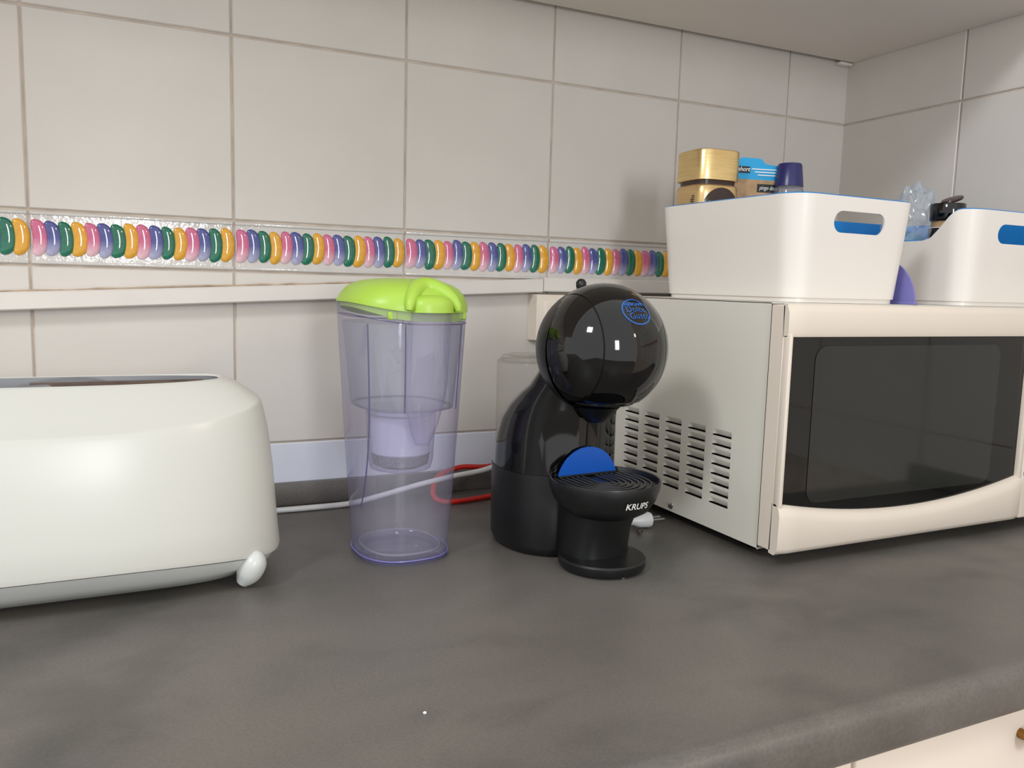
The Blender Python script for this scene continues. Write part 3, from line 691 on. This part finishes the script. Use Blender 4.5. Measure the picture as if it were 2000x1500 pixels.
# ---------------------------------------------------------------- capsule coffee machine (local frame, front is -y)
def machine():
    t = thing('capsule_coffee_machine', 'black round-headed capsule coffee machine with blue half-disc above its drip tray', 'coffee machine', (-.6365, -.2350, 0), radians(4), None, True)
    N = 72
    # body: straight matte foot, gloss column narrowing up its back
    def sect(z, front, back, rx, n=2.3): return ringpts(0, (front+back)/2, z, rx, (back-front)/2, n, N)
    R = [sect(.0008, -.060, .052, .056), sect(.003, -.064, .056, .060), (sect(.010, -.066, .059, .0625)), sect(.050, -.066, .059, .0630), sect(.0840, -.066, .0585, .0628)]
    obj('lower_housing', *loft(R), m_blackm, t, angle=50)
    R = [sect(.0842, -.0655, .0575, .0622), sect(.100, -.0655, .0560, .0618), sect(.118, -.0655, .0515, .0610), sect(.135, -.066, .0425, .0590), sect(.150, -.068, .0270, .0560), sect(.162, -.070, .0100, .0520), sect(.172, -.074, -.006, .0480), sect(.185, -.080, -.018, .045), sect(.20, -.085, -.025, .04)]
    obj('upper_housing', *loft(R), m_black, t, angle=50)
    obj('guide_slot', *rbox(-.0008, .0008, -.0668, -.0640, .112, .150, 0), m_dark, t, smooth=False)
    # spherical head in three shells with seams
    hc = Vector((0, -.0860, .2130)); Rs = .0620; zc = .1632
    def shell(x0, x1, Rr, sgn=1, flat=zc, ncol=24, rows_=72):
        V = []; Fc = []
        for i in range(ncol+1):
            x = x0+(x1-x0)*i/ncol
            if abs(x) >= Rr: x = math.copysign(Rr*.99999, x)
            r = sqrt(Rr*Rr-x*x)
            for k in range(rows_):
                a = 2*pi*k/rows_; y = r*cos(a); z = r*sin(a); P = hc+Vector((x, y, z))
                if P.z < flat: P.z = flat+(P.z-flat)*.04
                V.append(tuple(P))
        for i in range(ncol):
            for k in range(rows_): j = (k+1) % rows_; Fc.append((i*rows_+k, i*rows_+j, (i+1)*rows_+j, (i+1)*rows_+k))
        return V, Fc
    def cap(s):
        V = []; Fc = []; a0 = math.acos(.0358/Rs)
        ncol = 18; rows_ = 72
        for i in range(ncol+1):
            th = a0*(1-i/ncol)+.002; x = s*Rs*cos(th); r = Rs*sin(th)
            for k in range(rows_):
                a = 2*pi*k/rows_; P = hc+Vector((x, r*cos(a), r*sin(a)))
                if P.z < zc: P.z = zc+(P.z-zc)*.04
                V.append(tuple(P))
        for i in range(ncol):
            for k in range(rows_): j = (k+1) % rows_; Fc.append((i*rows_+k, i*rows_+j, (i+1)*rows_+j, (i+1)*rows_+k))
        Fc.append(tuple(range(ncol*rows_, (ncol+1)*rows_))); return V, Fc
    obj('head', *shell(-.0345, .0345, Rs), m_black, t, angle=60, label='gloss black front band of the head')
    obj('side_cover', *cap(-1), m_black, t, angle=60); obj('side_cover', *cap(1), m_black, t, angle=60)
    obj('head_core', *shell(-.0604, .0604, .0606, flat=zc+.001), m_dark, t, angle=60)
    # back cowl wrapping the head
    V = []; Fc = []; c2 = Vector((0, -.0825, .2120)); r2_ = .0628; A, B = 24, 48
    for i in range(A+1):
        th = (pi*.50)*i/A
        for k in range(B):
            ph = 2*pi*k/B; P = c2+Vector((r2_*sin(th)*cos(ph), r2_*cos(th), r2_*sin(th)*sin(ph)*.985))
            V.append(tuple(P))
    for i in range(A):
        for k in range(B): j = (k+1) % B; Fc.append((i*B+k, i*B+j, (i+1)*B+j, (i+1)*B+k))
    obj('back_cowl', V, Fc, m_blackm, t, angle=60, label='satin black back cowl')
    # chin and nozzle below the head
    obj('chin', *lathe(0, -.0880, [(.0285, .1600), (.0300, .1608), (.031, .1635), (.032, .170)], 40), m_black, t)
    obj('nozzle', *lathe(0, -.0780, [(.007, .1400), (.0085, .1405), (.016, .1475), (.024, .1560)], 28), m_blackm, t)
    V, Fc = lathe(0, 0, [(.0035, 0), (.0042, .006), (.0052, .009), (.0052, .013), (.003, .0158), (.0006, .0164)], 20)
    obj('lever', [(x, y-.0450, z+.2625) for x, y, z in V], Fc, m_blackm, t, label='small round lever end on top')
    # drip tray
    ty = -.0975; tz = .0880
    prof = [(.022, .0545), (.034, .0550), (.0425, .0600), (.0495, .0700), (.0530, .0800), (.0538, .0875), (.0534, .0890), (.0520, .0886), (.0508, .0850), (.0500, .0800)]
    obj('drip_tray', *lathe(0, ty, prof, 72), m_blackm, t, angle=50)
    obj('tray_grid', *lathe(0, ty, [(.0498, .0800), (.0502, .0838), (.0006, .0838)], 60), m_blackm, t, angle=40)
    for i in range(7):
        r = .008+.0062*i; y0 = ty; back = min(-.0710, ty+sqrt(.049**2-r*r)*.86)
        P = [(-r, back, .0846), (-r, y0, .0846)]+[(r*cos(a), y0+r*sin(a), .0846) for a in [pi+pi*k/20 for k in range(1, 20)]]+[(r, y0, .0846), (r, back, .0846)]
        obj('grid_rib', *tube(P, .00095, 6, 0), m_rib, t)
    V = []; n = 33
    for y in (-.0690, -.0672):
        for i in range(n): a = radians(18)+radians(144)*i/(n-1); V.append((.0345*cos(a)/cos(radians(18))*1.0, y, .0865+.0345*(sin(a)-sin(radians(18)))*1.13))
    obj('blue_plate', V, [tuple(range(n)), tuple(range(2*n-1, n-1, -1))]+[(i, (i+1) % n, n+(i+1) % n, n+i) for i in range(n)], m_blue, t, angle=40, label='matt blue half-disc plate')
    obj('tray_back_rail', *rbox(-.0345, .0345, -.0708, -.0672, .0845, .0868, .0006, 1), m_blackm, t)
    # support under the tray and round foot
    R = [ringpts(0, (-.0650+fr)/2-.0, z, rx, abs(fr+.0650)/2+.012, 2.6, 40) for z, fr, rx in ((.0085, -.100, .034), (.02, -.100, .033), (.040, -.104, .033), (.0560, -.112, .034))]
    obj('tray_support', *loft(R), m_blackm, t, angle=50)
    obj('foot_plate', *lathe(0, ty, [(.036, .0010), (.0405, .0018), (.0425, .0045), (.0428, .0105), (.0415, .0122), (.0395, .0126), (.0006, .0128)], 64), m_blackm, t, angle=40)
    # lettering on the rim of the tray
    def wt_(x, y):
        z = .0728+y; r = .0522+(z-.0728)*.30+.0004; a = -pi/2+x/r; return (r*cos(a), ty+r*sin(a), z)
    obj('lettering', *text_geo('KRUPS', .0086, lambda x, y: wt_(x, y), shear=.05, bold=.00012, sub=1), m_print, t, smooth=False, label='KRUPS in white')
    # round emblem on the head
    el = radians(37)
    def ws(x, y, o=.0004):
        a = x/Rs/cos(el)*1.0; e = el+y/Rs; r = Rs+o
        # local tangent patch so letters keep their shape
        nrm = Vector((0, -cos(el), sin(el))); ux = Vector((1, 0, 0)); uy = Vector((0, sin(el), cos(el)))
        d = sqrt(x*x+y*y)/Rs
        if d < 1e-9: v = nrm
        else: v = nrm*cos(d)+(ux*x+uy*y).normalized()*sin(d)
        return tuple(hc+v*r)
    Rl = .0152; V = []; n = 64
    for r in (Rl-.0013, Rl):
        for k in range(n): V.append(ws(r*cos(2*pi*k/n), r*sin(2*pi*k/n)*.92))
    obj('emblem_ring', V, [(k, (k+1) % n, n+(k+1) % n, n+k) for k in range(n)], m_lblue, t, smooth=False, label='blue ring emblem')
    obj('lettering', *text_geo('NESCAFÉ', .0050, lambda x, y: ws(x-.0005, y+.0076), bold=.00018, sub=1), m_lblue, t, smooth=False)
    obj('lettering', *text_geo('Dolce', .0088, lambda x, y: ws(x-.0005, y+.0018), sub=1), m_lblue, t, smooth=False)
    obj('lettering', *text_geo('Gusto', .0088, lambda x, y: ws(x+.0015, y-.0052), sub=1), m_lblue, t, smooth=False)
machine()

# ---------------------------------------------------------------- loose plug and crumbs
pg = thing('loose_plug', 'white mains plug lying on the worktop between coffee machine and microwave', 'plug', (-.520, -.2390, 0), radians(-6), None, True)
R = [[(x, y*s, .0095+z*s2) for y, z in [(.0085*cos(2*pi*k/20), .0088*sin(2*pi*k/20)) for k in range(20)]] for x, s, s2 in ((-.022, .3, .28), (-.020, .42, .4), (-.010, .55, .6), (-.004, .92, .9), (.009, 1, 1), (.0115, .9, .9))]
obj('body', *loft(R), m_cord, pg, angle=50)
for s in (-1, 1):
    V, Fc = lathe(0, 0, [(.0019, 0), (.0019, .0150), (.0010, .0165)], 12); obj('pin', [(.0112+z, x+s*.0048, y+.0100) for x, y, z in V], Fc, m_chrome, pg)
def crumb(x, y, r, m, label):
    bm = bmesh.new(); bmesh.ops.create_icosphere(bm, subdivisions=2, radius=r)
    for v in bm.verts: v.co *= 1+.35*mn.noise(v.co/r*1.7+Vector((x*50, y*50, 0))); v.co.z = v.co.z*.8+r*.78
    z0 = min(v.co.z for v in bm.verts)
    V = [(v.co.x+x, v.co.y+y, v.co.z-z0+.0002) for v in bm.verts]; Fc = [tuple(v.index for v in f.verts) for f in bm.faces]; bm.free()
    tag(obj('crumb', V, Fc, m, None, smooth=False), label, 'crumb')
crumb(-.5335, -.2560, .0036, m_brown, 'dark crumb on the worktop below the loose plug')
crumb(-.6290, -.3640+.006-.012, .0014, m_print, 'tiny white crumb in front of the coffee machine foot')
crumb(-.8810, -.5300, .0011, m_print, 'tiny white crumb near the front of the worktop')
